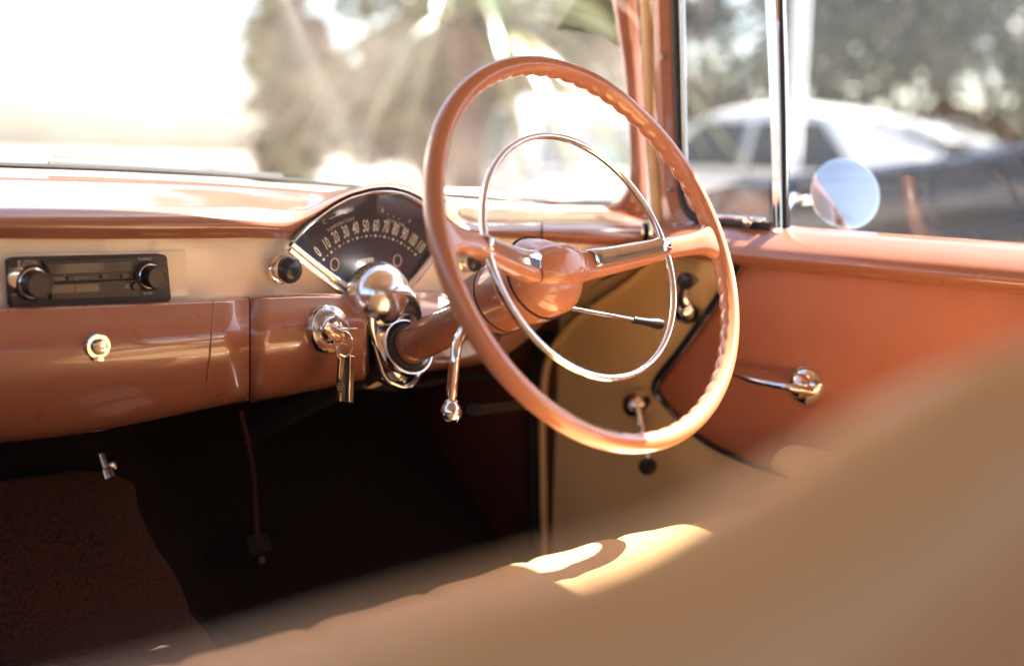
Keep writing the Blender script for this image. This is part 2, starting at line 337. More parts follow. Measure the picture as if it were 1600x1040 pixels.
# ignition switch
ic=W(514,514,'y',.317); ia=Vector((.10,-1,.12)).normalized()
ig=MB().lathe(ic,ia,[(-.01,.029),(.002,.029),(.004,.028),(.0055,.020),(.0055,.018)],48).build("ignition_switch",M_chromeD,dash)
MB().lathe(ic+ia*.005,ia,[(0,.018),(.006,.0175),(.009,.015),(.0095,.010),(.007,.0095)],44).build("switch_collar",M_chrome,ig)
MB().lathe(ic+ia*.009,ia,[(0,.0095),(.003,.0095),(.004,.008)],32).build("switch_barrel",M_chromeD,ig)
tx=MB(); e_=ia.cross(Vector((0,0,1))).normalized(); 
e_=Vector((0,0,1)).cross(ia)*-1; e_=ia.cross(Vector((0,0,1))); e_.normalize(); e_=-e_ if e_.x<0 else e_; u_=e_.cross(ia); u_=u_ if u_.z>0 else -u_
for s_,a_ in (("LOCK",168),("OFF",118),("ON",82),("START",40)):
    a0=R(a_); rad=.0245; n_=len(s_)
    for k_,ch in enumerate(s_):
        aa=a0-(k_-(n_-1)/2)*R(10.5); cc=ic+ia*.0049+e_*(rad*math.cos(aa))+u_*(rad*math.sin(aa)); te=e_*math.sin(aa)-u_*math.cos(aa); tu=e_*math.cos(aa)+u_*math.sin(aa)
        text_mb(tx,ch,lambda a,b,cc=cc,te=te,tu=tu:cc+te*a+tu*b,.0068,.75)
tx.build("switch_lettering",M_printw,ig,smooth=0)
# ---- keys
kr=thing("key_ring","keys on a wire ring with a black and silver fob hanging from the ignition switch","keys",ic+ia*.02)
kc=ic+ia*.013; down=Vector((0,0,-1)); kd=ia
Mk=Matrix((e_,ia,u_)).transposed()
MB().box(kc+ia*.004,(.0022,.02,.008),Mk,bev=.0005).build("ignition_key",M_chromeD,kr)
hb=kc+ia*.018
MB().ball(hb,(.0125,.0018,.0095),Matrix((e_*math.cos(R(35))+ia*math.sin(R(35)),u_,ia)).transposed()).build("key_bow",M_chrome,kr)
hc=W(533,519,'y',.287); 
MB().box(hc+Vector((-.012,0,.004)),(.026,.004,.009),Matrix.Rotation(R(30),3,'Y'),bev=.001).build("key_bow",M_chromeD,kr)
rc=W(537,536,'y',.285)
MB().tube([rc+Vector((.013*math.cos(t),.004*math.sin(t),.015*math.sin(t))) for t in [2*math.pi*i/32 for i in range(32)]],.0009,8,closed=True).build("wire_ring",M_chrome,kr)
pk=[W(*p,'y',.283) for p in [(526,540),(533,535),(541,538),(543,548),(541,556),(537,560),(534,590),(531,594),(528,590),(530,560),(525,556),(524,547)]]
MB().prism(pk,(0,-.002,0)).build("spare_key",M_chromeD,kr,bevel=.0004)
fo=[W(*p,'y',.291) for p in [(527,558),(541,558),(541,628),(524,624)]]
fob=MB().prism(fo,(0,-.005,0)).build("key_fob",M_black,kr,bevel=.001)
fs=[W(*p,'y',.288) for p in [(541,553),(549,555),(546,628),(539,627)]]
MB().prism(fs,(0,-.008,0)).build("fob_edge",M_chrome,fob,bevel=.001)
fm_=MB(); fc_=W(530,603,'y',.2845)
for i in range(8):
    a=2*math.pi*i/8; fm_.lathe(fc_+Vector((.004*math.cos(a),-.0015,.004*math.sin(a))),(0,-1,0),[(0,.0011),(.0006,.0011)],8)
fm_.lathe(fc_+Vector((0,-.0015,0)),(0,-1,0),[(0,.0016),(.0006,.0016)],10); fm_.build("fob_emblem",M_chromeD,fob)
MB().box(W(531,620,'y',.284)+Vector((0,-.0012,0)),(.0025,.001,.010)).build("fob_slot",M_chromeD,fob)
# ================================================================ RADIO
rad=thing("car_radio","black cassette radio with two round knobs set in the ivory fascia","radio",W(130,440,'y',.377))
pr=[(7,407),(10,403),(20,401),(240,396),(250,397),(254,401),(260,462),(259,467),(252,470),(22,480),(14,479),(10,474)]
MB().prism([W(*p,'y',.378) for p in pr],(0,-.012,0)).build("radio_bezel",M_rad,rad,bevel=.0015)
yr=.366
def rq(name,pts,th,m,par=rad,y=yr,bev=.0006): return MB().prism([W(*p,'y',y) for p in pts],(0,-th,0)).build(name,m,par,bevel=bev)
ins=rq("tape_panel",[(64,407),(211,402),(214,427),(76,433)],.0035,M_rad)
rq("tape_door",[(70,412),(205,407),(207,424),(80,429)],.002,M_black,ins,y=yr-.0036)
cp=rq("control_panel",[(76,442),(216,436),(219,463),(78,468)],.0045,M_rad)
rq("dial_window",[(80,446),(154,443),(155,455),(81,458)],.0012,mat("radio_scale",(.16,.12,.09),.35,var=.1,vscale=90),cp,y=yr-.0046,bev=0)
rq("tuning_needle",[(117.4,444.5),(119,444.5),(119.3,457),(117.7,457)],.0006,mat("red_needle",(.5,.08,.03),.4),cp,y=yr-.0060,bev=0)
rq("slide_slot",[(82,431),(212,426),(213,434),(82,439)],.0006,M_black,rad,bev=0)
for a,b in ((104,114),(156,167),(188,199)):
    rq("slide_button",[(a,431 if a<150 else 427),(b,430.5 if a<150 else 426.5),(b+.4,437.5 if a<150 else 434),(a+.4,438 if a<150 else 434.6)],.004,mat("slide_grey",(.09,.07,.065),.5),rad)
def rknob(px,py,rd,nm):
    c=W(px,py,'y',yr); o=MB().lathe(c,(0,-1,0),[(0,rd*1.25),(.003,rd*1.3),(.005,rd*1.15),(.005,rd*.9)],36).build("radio_knob",M_rad,rad)
    MB().lathe(c+Vector((0,-.004,0)),(0,-1,0),[(0,rd*1.08),(.002,rd*1.09),(.003,rd*1.02)],36).build("knob_ring",M_chromeD,o)
    MB().lathe(c+Vector((0,-.006,0)),(0,-1,0),[(0,rd),(.016,rd*.95),(.018,rd*.88),(.018,rd*.7),(.0172,rd*.66)],36).build("knob_cap",M_black,o)
rknob(50,442,.0150,''); rknob(232,431,.0130,'')
rr_=W(29,434,'y',yr); MB().lathe(rr_,(0,-1,0),[(0,.0115),(.003,.0115),(.004,.009)],30).build("tone_ring",M_chrome,rad)
tx=MB()
def rt(s,px,py,size,xs=.9): c=W(px,py,'y',yr-.0003); text_mb(tx,s,lambda a,b:c+Vector((a,0,b)),size,xs)
rt("OFF/VOL",47,409,.0042); rt("BALANCE",47,414,.0042); rt("TUNING",226,405,.0048); rt("TONE",48,469,.0045); rt("BAND",231,458,.0045); rt("HIGH",19,420,.0034); rt("LOW",22,461,.0034)
rt("TAPE",252,444,.0034)
c=W(203,445,'y',yr-.0049); text_mb(tx,"AM FM",lambda a,b:c+Vector((a,0,b)),.0036,.9)
c2=W(202,449,'y',yr-.0049); text_mb(tx,"STEREO",lambda a,b:c2+Vector((a,0,b)),.0034,.9)
for (a,b) in ((30,409),(30,414.5)):
    c=W(a,b,'y',yr-.0003); tx.add([c+Vector((-.0012,0,-.0012)),c+Vector((.0012,0,-.0012)),c+Vector((.0012,0,.0012)),c+Vector((-.0012,0,.0012))],[(0,1,2,3)])
tx.build("radio_lettering",M_printw,rad,smooth=0)
MB().lathe(W(210,447,'y',yr-.0045),(0,-1,0),[(0,.0045),(.004,.0042),(.0045,.0035)],24).build("push_button",M_black,rad)
# ================================================================ INSTRUMENT CLUSTER
clu=thing("instrument_cluster","fan shaped speedometer cluster in a chrome surround above the steering column","instrument cluster",W(590,400,'y',.37))
yd=.371
fan=[(457,378),(478,354),(499,338),(520,323),(545,310),(565,304),(582,300),(607,299),(630,303),(650,312),(670,325),(688,343),(703,366),(680,398),(655,428),(636,452),(612,476),(590,486),(572,474),(540,450),(498,418)]
fanP=[W(*p,'y',yd) for p in fan]
dial=MB().prism(fanP,(0,.004,0)).build("dial_face",M_dial,clu,smooth=0)
bez=cat([W(*p,'y',yd-.006) for p in fan[:13]],5)
MB().tube(bez,.0036,12).build("bezel_arch",M_chrome,clu)
MB().tube([q+Vector((0,-.004,.0035)) for q in bez],.0014,8).build("bezel_bead",M_rubber,clu)
# V legs of the surround
def leg(pts,name,wd,y0=.362):
    P=cat([W(*p,'y',y0) for p in pts],5); MB().tube(P,[wd*(.75+.5*i/len(P)) for i in range(len(P))],14,flat=.8).build(name,M_chrome,clu)
leg([(455,381),(498,416),(540,448),(578,474)],"surround_leg",.0058); leg([(703,367),(680,396),(655,427),(634,452)],"surround_leg",.0062)
P=cat([W(*p,'y',.358) for p in [(452,391),(496,427),(540,460),(566,480),(577,504),(586,542),(597,580)]],5); MB().tube(P,.0035,10).build("surround_bead",M_chromeD,clu)
# numerals
def d2(px,py): q=W(px,py,'y',yd); return q.x,q.z
pts=[d2(505.4,405.2),d2(581.4,368.3),d2(648.6,397.3)]
(ax_,az_),(bx,bz),(cx_,cz_)=pts
dd=2*(ax_*(bz-cz_)+bx*(cz_-az_)+cx_*(az_-bz))
ux=((ax_**2+az_**2)*(bz-cz_)+(bx**2+bz**2)*(cz_-az_)+(cx_**2+cz_**2)*(az_-bz))/dd
uz=((ax_**2+az_**2)*(cx_-bx)+(bx**2+bz**2)*(ax_-cx_)+(cx_**2+cz_**2)*(bx-ax_))/dd
rd=math.hypot(ax_-ux,az_-uz); a0=math.atan2(az_-uz,ax_-ux); a1=math.atan2(cz_-uz,cx_-ux)
num=MB(); dots=MB()
for i in range(23):
    a=a0+(a1-a0)*i/22; c=Vector((ux+rd*math.cos(a),yd-.0006,uz+rd*math.sin(a)))
    dots.lathe(c,(0,-1,0),[(0,.0017 if i%2==0 else .0009),(.0003,.0017 if i%2==0 else .0009)],12)
    if i%2==0:
        c=Vector((ux+(rd+.0125)*math.cos(a),yd-.0007,uz+(rd+.0125)*math.sin(a))); t=Vector((math.sin(a),0,-math.cos(a))); n_=Vector((math.cos(a),0,math.sin(a)))
        text_mb(num,str(i*5),lambda x,y,c=c,t=t,n_=n_:c+t*x+n_*y,.0215,.45 if i<20 else .37,bold=.0003)
def arc_text(s,px,py,size,xs,spread):
    c=W(px,py,'y',yd-.0007); a=math.atan2(c.z-uz,c.x-ux)
    rr=math.hypot(c.z-uz,c.x-ux)
    for k,ch in enumerate(s):
        aa=a-(k-(len(s)-1)/2)*spread/rr; cc=Vector((ux+rr*math.cos(aa),yd-.0007,uz+rr*math.sin(aa))); t=Vector((math.sin(aa),0,-math.cos(aa))); n_=Vector((math.cos(aa),0,math.sin(aa)))
        text_mb(num,ch,lambda x,y:cc+t*x+n_*y,size,xs)
arc_text("TEMPERATURE",532.5,349,.0062,.85,.0040); arc_text("GASOLINE",618.5,347.5,.0060,.85,.0038)
for s_,a,b in (("C",507,347),("H",549.5,328),("E",598,329),("F",640,346)): arc_text(s_,a,b,.0078,.9,.004)
for a,b in ((606,335),(615,338),(624,342),(532,334)):
    c=W(a,b,'y',yd-.0006); dots.lathe(c,(0,-1,0),[(0,.0008),(.0003,.0008)],10)
arc_text("IIIIIIIIIIII",571,407,.0078,.9,.0021)
num.build("numerals",M_print,dial,smooth=0); dots.build("speed_marks",M_print,dial,smooth=0)
MB().tube([W(515,342,'y',yd-.001),W(530,335,'y',yd-.001)],.0006,6).build("temperature_needle",M_print,dial)
for px,py in ((523,413),(621,407)):
    c=W(px,py,'y',yd-.0008); MB().tube([c+Vector((.0062*math.cos(t),0,.0075*math.sin(t))) for t in [2*math.pi*i/32 for i in range(32)]],.0007,6,closed=True).build("warning_lamp_ring",mat("lamp_ring",(.45,.27,.22),.5) if px<600 else bpy.data.materials["lamp_ring"],dial)
MB().prism([q+Vector((0,-.004,0)) for q in fanP],(0,-.0012,0)).build("dial_glass",M_dglass,clu,smooth=0)
# chrome dome and shroud over the column
dc=W(591,460,'y',.336)
M_frost=mat("satin_chrome",(.92,.90,.87),.2,metal=1,rvar=.4)
MB().ball(dc,(.042,.036,.042)).build("chrome_dome",M_frost,clu)
H0=Vector((.37,0,.95)); TAU,YAW=R(25.2),R(2.185)
N_=Vector((math.cos(TAU)*math.sin(YAW),-math.cos(TAU)*math.cos(YAW),math.sin(TAU))); E_=Vector((math.cos(YAW),math.sin(YAW),0)); U_=N_.cross(E_); U_=U_ if U_.z>0 else -U_
def WP(a,b,c): return H0+E_*a+U_*b+N_*c
col_end=WP(0,0,-.352)
rows=[]
sec=[(dc+Vector((0,-.002,.0)),.0415,.034,0),(dc.lerp(col_end,.35)+Vector((.0,-.008,0)),.0405,.036,.3),(dc.lerp(col_end,.7)+Vector((0,-.006,0)),.039,.038,.7),(col_end+N_*0,.0375,.0375,1),(col_end+N_*.008,.037,.037,1),(col_end+N_*.009,.0345,.0345,1)]
for c,ra,rb,t in sec:
    ax=Vector((0,-.6,-1)).normalized().lerp(N_,t).normalized(); e=Vector((1,0,0)); q=e.cross(ax).normalized()
    rows.append([c+e*ra*math.cos(k)+q*rb*math.sin(k) for k in [2*math.pi*i/36 for i in range(36)]])
fine=[]
for k in range(36): fine.append(cat([r[k] for r in rows],6))
MB().grid([list(z) for z in zip(*fine)],cv=True).build("column_shroud",M_frost,clu)
U1=cat([W(*p,'y',y) for *p,y in [(583,472,.350),(578,500,.345),(582,530,.34),(591,562,.335),(600,588,.33),(614,600,.325),(632,605,.322),(648,596,.32),(656,576,.32)]],6)
MB().tube(U1,.0042,12,flat=.7).build("surround_loop",M_chrome,clu)
U2=cat([W(*p,'y',y) for *p,y in [(640,455,.352),(645,480,.35),(648,500,.35),(652,520,.35)]],6)
MB().tube(U2,.004,12).build("surround_loop",M_chrome,clu)
# side flare plates of the surround
rows=[]
for py,a,b in cat([Vector(v) for v in ((462,574,652),(480,577,655),(505,581,656),(540,588,652),(572,596,646),(596,608,634))],4):
    L0=W(a,py,'y',.352); R0_=W(b,py,'y',.352); rows.append([L0.lerp(R0_,t)+Vector((0,-.012*math.sin(math.pi*t)**.7,0)) for t in [k/14 for k in range(15)]])
MB().grid(rows).build("surround_plate",M_frost,clu,smooth=60,solid=.002)
# ================================================================ STEERING WHEEL
sw=thing("steering_wheel","salmon steering wheel with finger grips, two spokes and a chrome horn ring","steering wheel",H0)
rows=[]; NR=720; NS=28; RM=.2168
for i in range(NR):
    th=2*math.pi*i/NR; o_=math.cos(th)*E_+math.sin(th)*U_; row=[]
    g=abs(math.sin(th*31)); 
    sp=min(abs((th+math.pi)%(2*math.pi)-math.pi),abs(th-math.pi)); fade=min(1,max(0,(sp-.13)/.08))
    for k in range(NS):
        ps=2*math.pi*k/NS; r_=.0107
        dg=math.degrees(ps)
        if 140<dg<300:
            wgt=math.sin(R((dg-140)/160*180)); r_+=fade*(.0020*g-.0010)*wgt
        if 122<dg<140: r_-=.0009
        row.append(H0+o_*(RM+r_*math.cos(ps)*1.0)+N_*(r_*math.sin(ps)*1.08))
    rows.append(row)
MB().grid(rows,cu=True,cv=True).build("rim",M_rim,sw,smooth=40)
# hub
hub=MB().lathe(WP(0,0,-.092),N_,[(-.035,.032),(-.028,.046),(-.012,.049),(-.001,.0485),(0,.047)],56).build("hub",M_rim,sw)
rows=[]
for q in range(26):
    rr=.048*math.sin(q/25*math.pi/2)**.9 if q else .0004; row=[]
    for k in range(96):
        a=2*math.pi*k/96; x=rr*math.cos(a); y=rr*math.sin(a)
        c=-.052-.028*(1-math.sqrt(max(0,1-(rr/.0485)**2.6))); vl=.002+.42*abs(x-.004); dd=y-vl
        c-=.55*(math.sqrt(dd*dd+.0000015)+dd)/2*(1-.3*rr/.045)
        row.append(WP(x,y,c))
    rows.append(row)
rows.append([WP(.0480*math.cos(2*math.pi*k/96),.0480*math.sin(2*math.pi*k/96),-.0912) for k in range(96)])
MB().grid(rows[::-1],cv=True,caps=True).build("horn_cap",M_rim,hub,smooth=40)
MB().tube([WP(.0490*math.cos(a),.0490*math.sin(a),-.0912) for a in [2*math.pi*i/48 for i in range(48)]],.0012,6,closed=True).build("hub_gap",M_rubber,hub)
bar=[]
for k in range(25):
    t=k/24; a=-.034+.082*t; hw=.0255*math.sqrt(max(.0,1-((a-.006)/.060)**2))*(1 if t<.75 else 1-(t-.75)*.6); top=-.0405-.011*((a-.004)/.04)**2+(.0 if a<.02 else -.06*(a-.02))
    bar.append([WP(a,b_*hw+.003,top+h_) for b_,h_ in ((-1.0,-.026),(-1.0,-.012),(-.93,-.0055),(-.75,-.002),(-.35,0),(.05,.0012),(.28,.001),(.40,-.001),(.75,-.0065),(.95,-.0125),(1.0,-.018),(1.0,-.030))])
MB().grid(bar,caps=True).build("horn_bar",M_rim,hub,smooth=28,bevel=.0008)
MB().tube([q[0]+N_*.010+U_*-.0006 for q in bar[2:-3]],.0009,6).build("bar_seam",M_rubber,hub)
# spokes
for sgn,lift in ((1,.004),(-1,.018)):
    P=[]; rows=[]; 
    st=[(.026,-.070,.019,.015),(.050,-.062,.0165,.013),(.080,-.050,.015,.012),(.112,-.036,.0138,.011),(.1425,-.022,.0128,.0105),(.175,-.011,.0125,.0095),(.196,-.004,.016,.009),(.208,-.001,.024,.0085)]
    for a,c,hw,hd in st:
        row=[]; b=lift*(a/.2)
        for k in range(20):
            t=2*math.pi*k/20; ca,sa=math.cos(t),math.sin(t)
            x=math.copysign(abs(ca)**.6,ca)*hw; z=math.copysign(abs(sa)**.6,sa)*hd
            row.append(WP(sgn*a,b+x,c+z))
        rows.append(row)
    fine=[cat([r[k] for r in rows],4) for k in range(20)]
    spk=MB().grid([list(z) for z in zip(*fine)],cv=True,caps=True).build("spoke",M_rim,sw,smooth=50)
    rows=[]
    for a,c,hw,hd in st[0 if sgn<0 else 1:5]:
        b=lift*(a/.2); rows.append([WP(sgn*a,b+hw*1.02*s,c+hd*h_) for s,h_ in ((.98,.2),(1.02,.7),(.80,1.12),(.55,1.32),(.45,1.33),(.1,1.22),(-.30,1.12),(-.36,.9))])
    MB().grid([list(z) for z in zip(*[cat(q,3) for q in zip(*rows)])]).build("spoke_trim",M_chrome,spk,smooth=30,solid=.0015)
HR=.1405
mb=MB(); rows=[]
for i in range(240):
    th=2*math.pi*i/240; o_=math.cos(th)*E_+math.sin(th)*U_; near=min(abs((th+math.pi)%(2*math.pi)-math.pi),abs(th-math.pi)); w_=.0035+.0015*math.exp(-(near/.15)**2)
    rows.append([H0+o_*(HR+w_*math.cos(p)*1.05)+N_*(-.018+.0042*math.sin(p)) for p in [2*math.pi*k/14 for k in range(14)]])
MB().grid(rows,cu=True,cv=True).build("horn_ring",M_chrome,sw)
# ================================================================ COLUMN
cl=thing("steering_column","salmon steering column tube with black collar, chrome gear lever and indicator stalk","steering column",WP(0,0,-.36))
MB().lathe(WP(0,0,-.75),N_,[(0,.019),(.37,.019)],24).build("column_shaft",M_dark,cl)
MB().lathe(WP(0,0,-.38),N_,[(0,.0225),(.03,.0245),(.25,.0245)],48).build("column_tube",M_sal,cl)
MB().lathe(WP(0,0,-.195),N_,[(-.012,.027),(-.006,.038),(0,.041),(.035,.0415),(.036,.0405),(.038,.0405),(.039,.0425),(.075,.0435),(.080,.042),(.083,.036)],56).build("shift_cowl",M_sal,cl)
MB().tube([WP(.0418*math.cos(a),.0418*math.sin(a),-.158) for a in [2*math.pi*i/48 for i in range(48)]],.0012,6,closed=True).build("cowl_seam",M_rubber,cl)
MB().lathe(WP(0,0,-.349),N_,[(-.012,.026),(-.011,.0335),(-.002,.0345),(.006,.033),(.010,.029),(.010,.024)],48).build("column_collar",M_rubber,cl)
gl=cat([W(*p,'y',y) for *p,y in [(732,500,.145),(722,520,.135),(714,538,.125),(711,560,.12),(708,590,.12),(706,618,.12)]],6)
lev=MB().tube(gl,[.0062+.0*i for i in range(len(gl))],16).build("gear_lever",M_chrome,cl)
kb=W(705,637,'y',.12); ld=(kb-gl[-1]).normalized()
MB().lathe(gl[-1],ld,[(-.002,.0055),(.004,.0052),(.006,.0075),(.008,.0078),(.012,.0105),(.018,.0125),(.024,.0118),(.029,.008),(.031,.002)],28).build("lever_knob",M_chrome,lev)
MB().lathe(WP(-.012,-.037,-.178),-U_,[(0,.010),(.006,.0095),(.010,.007)],20).build("lever_boss",M_rubber,cl)
t0=W(885,480,'y',.075); t1=W(992,500,'y',.07)
stl=MB().tube([t0,t0.lerp(t1,.5),t1],[.0026,.0026,.0028],14).build("indicator_stalk",M_chrome,cl)
t2=W(1036,507,'y',.068); dr=(t2-t1); L_=dr.length
MB().lathe(t1,dr,[(-.003,.0042),(0,.0046),(L_*.15,.0042),(L_*.45,.0048),(L_*.75,.0068),(L_*.92,.0062),(L_*1.0,.0025)],20).build("stalk_grip",M_black,stl)
# ================================================================ DOOR (driver side)
XD=.80
door=thing("car_door","driver door with orange leather card, tan vinyl corner and chrome cranks","car door",(.80,0,.45))
def D(px,py,x=XD): return W(px,py,'x',x)
# tan vinyl base panel
MB().prism([(.806,.545,.36),(.806,-.62,.36),(.806,-.62,.94),(.806,.545,.94)][::1],(.02,0,0)).build("vinyl_panel",M_tan,door,smooth=0,bevel=.003)
# leather card, slightly padded
strip=[(1172,396),(1150,433),(1115,485),(1070,547),(1028,605),(1052,640),(1100,685),(1160,716),(1225,740),(1300,762)]
SP=[D(*p,.80) for p in strip]
top=[D(x_,y_,.80) for x_,y_ in ((1172,396),(1300,408),(1450,424),(1600,442))]
poly=[(p.y,p.z) for p in SP]; 
def leath():
    # grid from the strip outline to rear edge
    rows=[]; dn=cat(SP,4)
    for p in dn:
        row=[]; yr_=-.62
        for t in [i/24 for i in range(25)]:
            y=p.y+(yr_-p.y)*t; z=p.z
            e=min(1,t*14); 
            row.append((XD-.001-.008*math.sin(e*math.pi/2)-.0025*noise.noise(Vector((y*9,z*9,1))),y,z))
        rows.append(row)
    return rows
MB().grid(leath()).build("leather_card",M_leather,door,smooth=60)
lb=cat(SP,4); lo=lb[-1]
MB().add([(XD-.007,lo.y,lo.z+.002),(XD-.007,-.62,lo.z+.002),(XD-.007,-.62,.42),(XD-.007,lo.y,.42)],[(0,1,2,3)])
MB().tube(cat([p+Vector((-.006,0,0)) for p in SP[:5]],6),.0048,10,flat=.8).build("card_trim",M_black,door)
MB().tube(cat([p+Vector((-.006,0,0)) for p in SP[4:]],6),.0048,10,flat=.8).build("card_trim",M_black,door)
MB().tube(cat([p+Vector((-.009,-.0045,-.001)) for p in SP],6),.0014,8).build("trim_bead",M_chromeD,door)
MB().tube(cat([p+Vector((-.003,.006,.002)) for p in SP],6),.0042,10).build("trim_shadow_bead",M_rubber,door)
# sill rail : profile swept along y
prof=[(.86,.0025),(.84,.0028),(.805,.001),(.785,-.007),(.768,-.017),(.757,-.026),(.753,-.036),(.760,-.046),(.776,-.052),(.80,-.053)]
def zs(y): # top height along the door
    return interp([(-.7,.960),(-.27,.960),(.085,.960),(.27,.962),(.34,.968)],y)
rows=[]
for y in [-.66,-.5,-.35,-.2,-.05,.05,.10,.15,.2,.25,.27,.285,.292]:
    k=1 if y<.27 else max(.3,1-(y-.27)/.03)
    rows.append([(XD+(a-XD)*k if a<XD else a,y,zs(y)+b+.006*(k<1)) for a,b in cat([Vector((p[0],p[1],0)) for p in prof],4) and [(q.x,q.y) for q in cat([Vector((p[0],p[1],0)) for p in prof],4)]])
MB().grid(rows).build("sill_rail",M_sal,door,smooth=50)
# upper door frame post: salmon strip with two screws
pl=[(1016,-60),(1019,0),(1022,100),(1027,200),(1030,280),(1033,330),(1036,356)]
pr_=[(1048,-60),(1050,0),(1053,100),(1056,200),(1059,270),(1068,315),(1090,345)]
A=cat([D(*p,.795) for p in pl],5); B=cat([D(*p,.80) for p in pr_],5); rows=[]
for a,b in zip(A,B):
    rows.append([a+Vector((.02,0,0)),a,a.lerp(b,.15)+Vector((-.004,0,0)),a.lerp(b,.4)+Vector((-.004,0,0)),a.lerp(b,.5)+Vector((-.007,0,0)),a.lerp(b,.6)+Vector((-.0045,0,0)),a.lerp(b,.9)+Vector((-.003,0,0)),b,b+Vector((.02,0,0))])
post=MB().grid(rows).build("window_post",M_sal,door,smooth=50)
def screw(px,py,x):
    c=D(px,py,x); o=MB().lathe(c,(-1,0,0),[(0,.0045),(.001,.0045),(.002,.003),(.0022,.001)],20).build("screw",mat("screw_metal",(.25,.17,.13),.35,metal=1) if "screw_metal" not in bpy.data.materials else bpy.data.materials["screw_metal"],post)
    MB().box(c+Vector((-.0021,0,0)),(.0008,.0007,.004)).build("screw_slot",M_black,o); MB().box(c+Vector((-.0021,0,0)),(.0008,.004,.0007)).build("screw_slot",M_black,o)
screw(1035,89,.789); screw(1047,297,.789); screw(1007,340,.785)
# vent window frame: rubber, chrome channel, glass
vl=[(1053,-60),(1055,0),(1058,100),(1061,200),(1063,270),(1068,315),(1082,338),(1110,347),(1160,350),(1205,354)]
MB().tube(cat([D(*p,.800) for p in vl],5),.0066,10,flat=.9).build("vent_seal",M_rubber,door)
vc=[(1064,-60),(1066,0),(1068,100),(1070,200),(1072,270),(1076,312),(1088,330),(1115,338),(1160,341),(1196,344)]
MB().tube(cat([D(*p,.802) for p in vc],5),.0033,10,flat=1.2).build("vent_frame",M_chrome,door)
vg=[D(*p,.806) for p in [(1066,-60),(1070,200),(1073,280),(1090,332),(1200,345),(1204,200),(1200,-60)]]
MB().prism(vg,(.003,0,0)).build("vent_glass",M_side,door,smooth=0)
# chrome divider bar (pixels at door plane)
dl=[(1194,-60),(1196,0),(1201,100),(1205,200),(1208,300),(1210,356)]; dr_=[(1217,-60),(1217,0),(1220,100),(1222,200),(1223,300),(1224,357)]
A=[D(*p,.80) for p in dl]; B=[D(*p,.80) for p in dr_]; rows=[]
for a,b in zip(A,B):
    rows.append([a+Vector((.015,0,0)),a,a.lerp(b,.12)+Vector((-.004,0,0)),a.lerp(b,.40)+Vector((-.004,0,0)),a.lerp(b,.46)+Vector((-.001,0,0)),a.lerp(b,.52)+Vector((-.004,0,0)),a.lerp(b,.88)+Vector((-.004,0,0)),b,b+Vector((.015,0,0))])
MB().grid(rows).build("divider_bar",M_chrome,door,smooth=30)
MB().tube([b+Vector((.002,-.002,0)) for b in B],.0028,8).build("glass_channel",M_rubber,door)
la=D(1174,343,.797)
lt=MB().box(la+Vector((-.002,0,0)),(.006,.05,.006),bev=.001).build("vent_latch",M_chromeD,door)
MB().lathe(la+Vector((-.004,.0,-.003)),(-1,0,0),[(0,.007),(.004,.0072),(.007,.005),(.008,.002)],24).build("latch_button",M_chrome,lt)
# drop glass
wg=[(.812,D(1224,100).y,.955),(.812,-.66,.955),(.812,-.66,1.335),(.812,D(1218,-60).y+.02,1.335)]
MB().prism(wg,(.004,0,0)).build("door_glass",M_side,door,smooth=0)
# upper rail
MB().box((.785,-.19,1.347),(.035,.96,.054),bev=.008).build("frame_rail",M_sal,door)
# handle: escutcheon + lever
def Dd(px,py,off): return W(px,py,'x',XD-off)
hc=D(1262,603,.793)
oe=MB().lathe(hc,(-1,0,0),[(0,.0285),(.004,.0285),(.010,.025),(.017,.016),(.019,.009)],40,up=(0,0,1)).build("door_handle",M_chrome,door)
hp=cat([Dd(1268,612,.022),Dd(1240,606,.040),Dd(1205,600,.044),Dd(1170,592,.042),Dd(1150,585,.036),Dd(1128,578,.030)],6)
MB().tube(hp,[.0085-.004*i/len(hp) for i in range(len(hp))],14,flat=.75).build("handle_lever",M_chrome,oe)
MB().ball(hc+Vector((-.018,0,.002)),(.012,.016,.017)).build("handle_boss",M_chrome,oe)
# window crank lower
cc=D(1000,632,.80)
oc=MB().lathe(cc,(-1,0,0),[(0,.024),(.006,.024),(.018,.020),(.026,.013),(.030,.005)],36).build("window_crank",M_chrome,door)
hp=cat([Dd(998,636,.028),Dd(1003,660,.034),Dd(1009,690,.038),Dd(1014,715,.040)],6)
MB().tube(hp,[.0085-.0035*i/len(hp) for i in range(len(hp))],14,flat=.7).build("crank_arm",M_chrome,oc)
kk=Dd(1015,727,.040); MB().lathe(kk+Vector((.004,0,0)),(-1,-.2,0),[(-.004,.006),(0,.010),(.006,.0125),(.016,.0125),(.021,.009),(.022,.003)],28).build("crank_knob",M_black,oc)
# vent crank upper
cc=D(1076,483,.80)
ov=MB().lathe(cc,(-1,0,0),[(0,.022),(.005,.022),(.014,.020),(.022,.014),(.026,.005)],36).build("vent_crank",M_chrome,door)
hp=cat([Dd(1073,480,.026),Dd(1068,465,.031),Dd(1070,448,.034)],6)
MB().tube(hp,[.010,.010]+[.009]*(len(hp)-2),14,flat=.7).build("crank_arm",M_chrome,ov)
kk=Dd(1074,438,.030); MB().lathe(kk+Vector((.012,0,0)),(-1,-.25,.0),[(-.006,.006),(0,.008),(.010,.009),(.014,.0115),(.026,.0125),(.031,.009),(.032,.003)],28).build("crank_knob",M_black,ov)
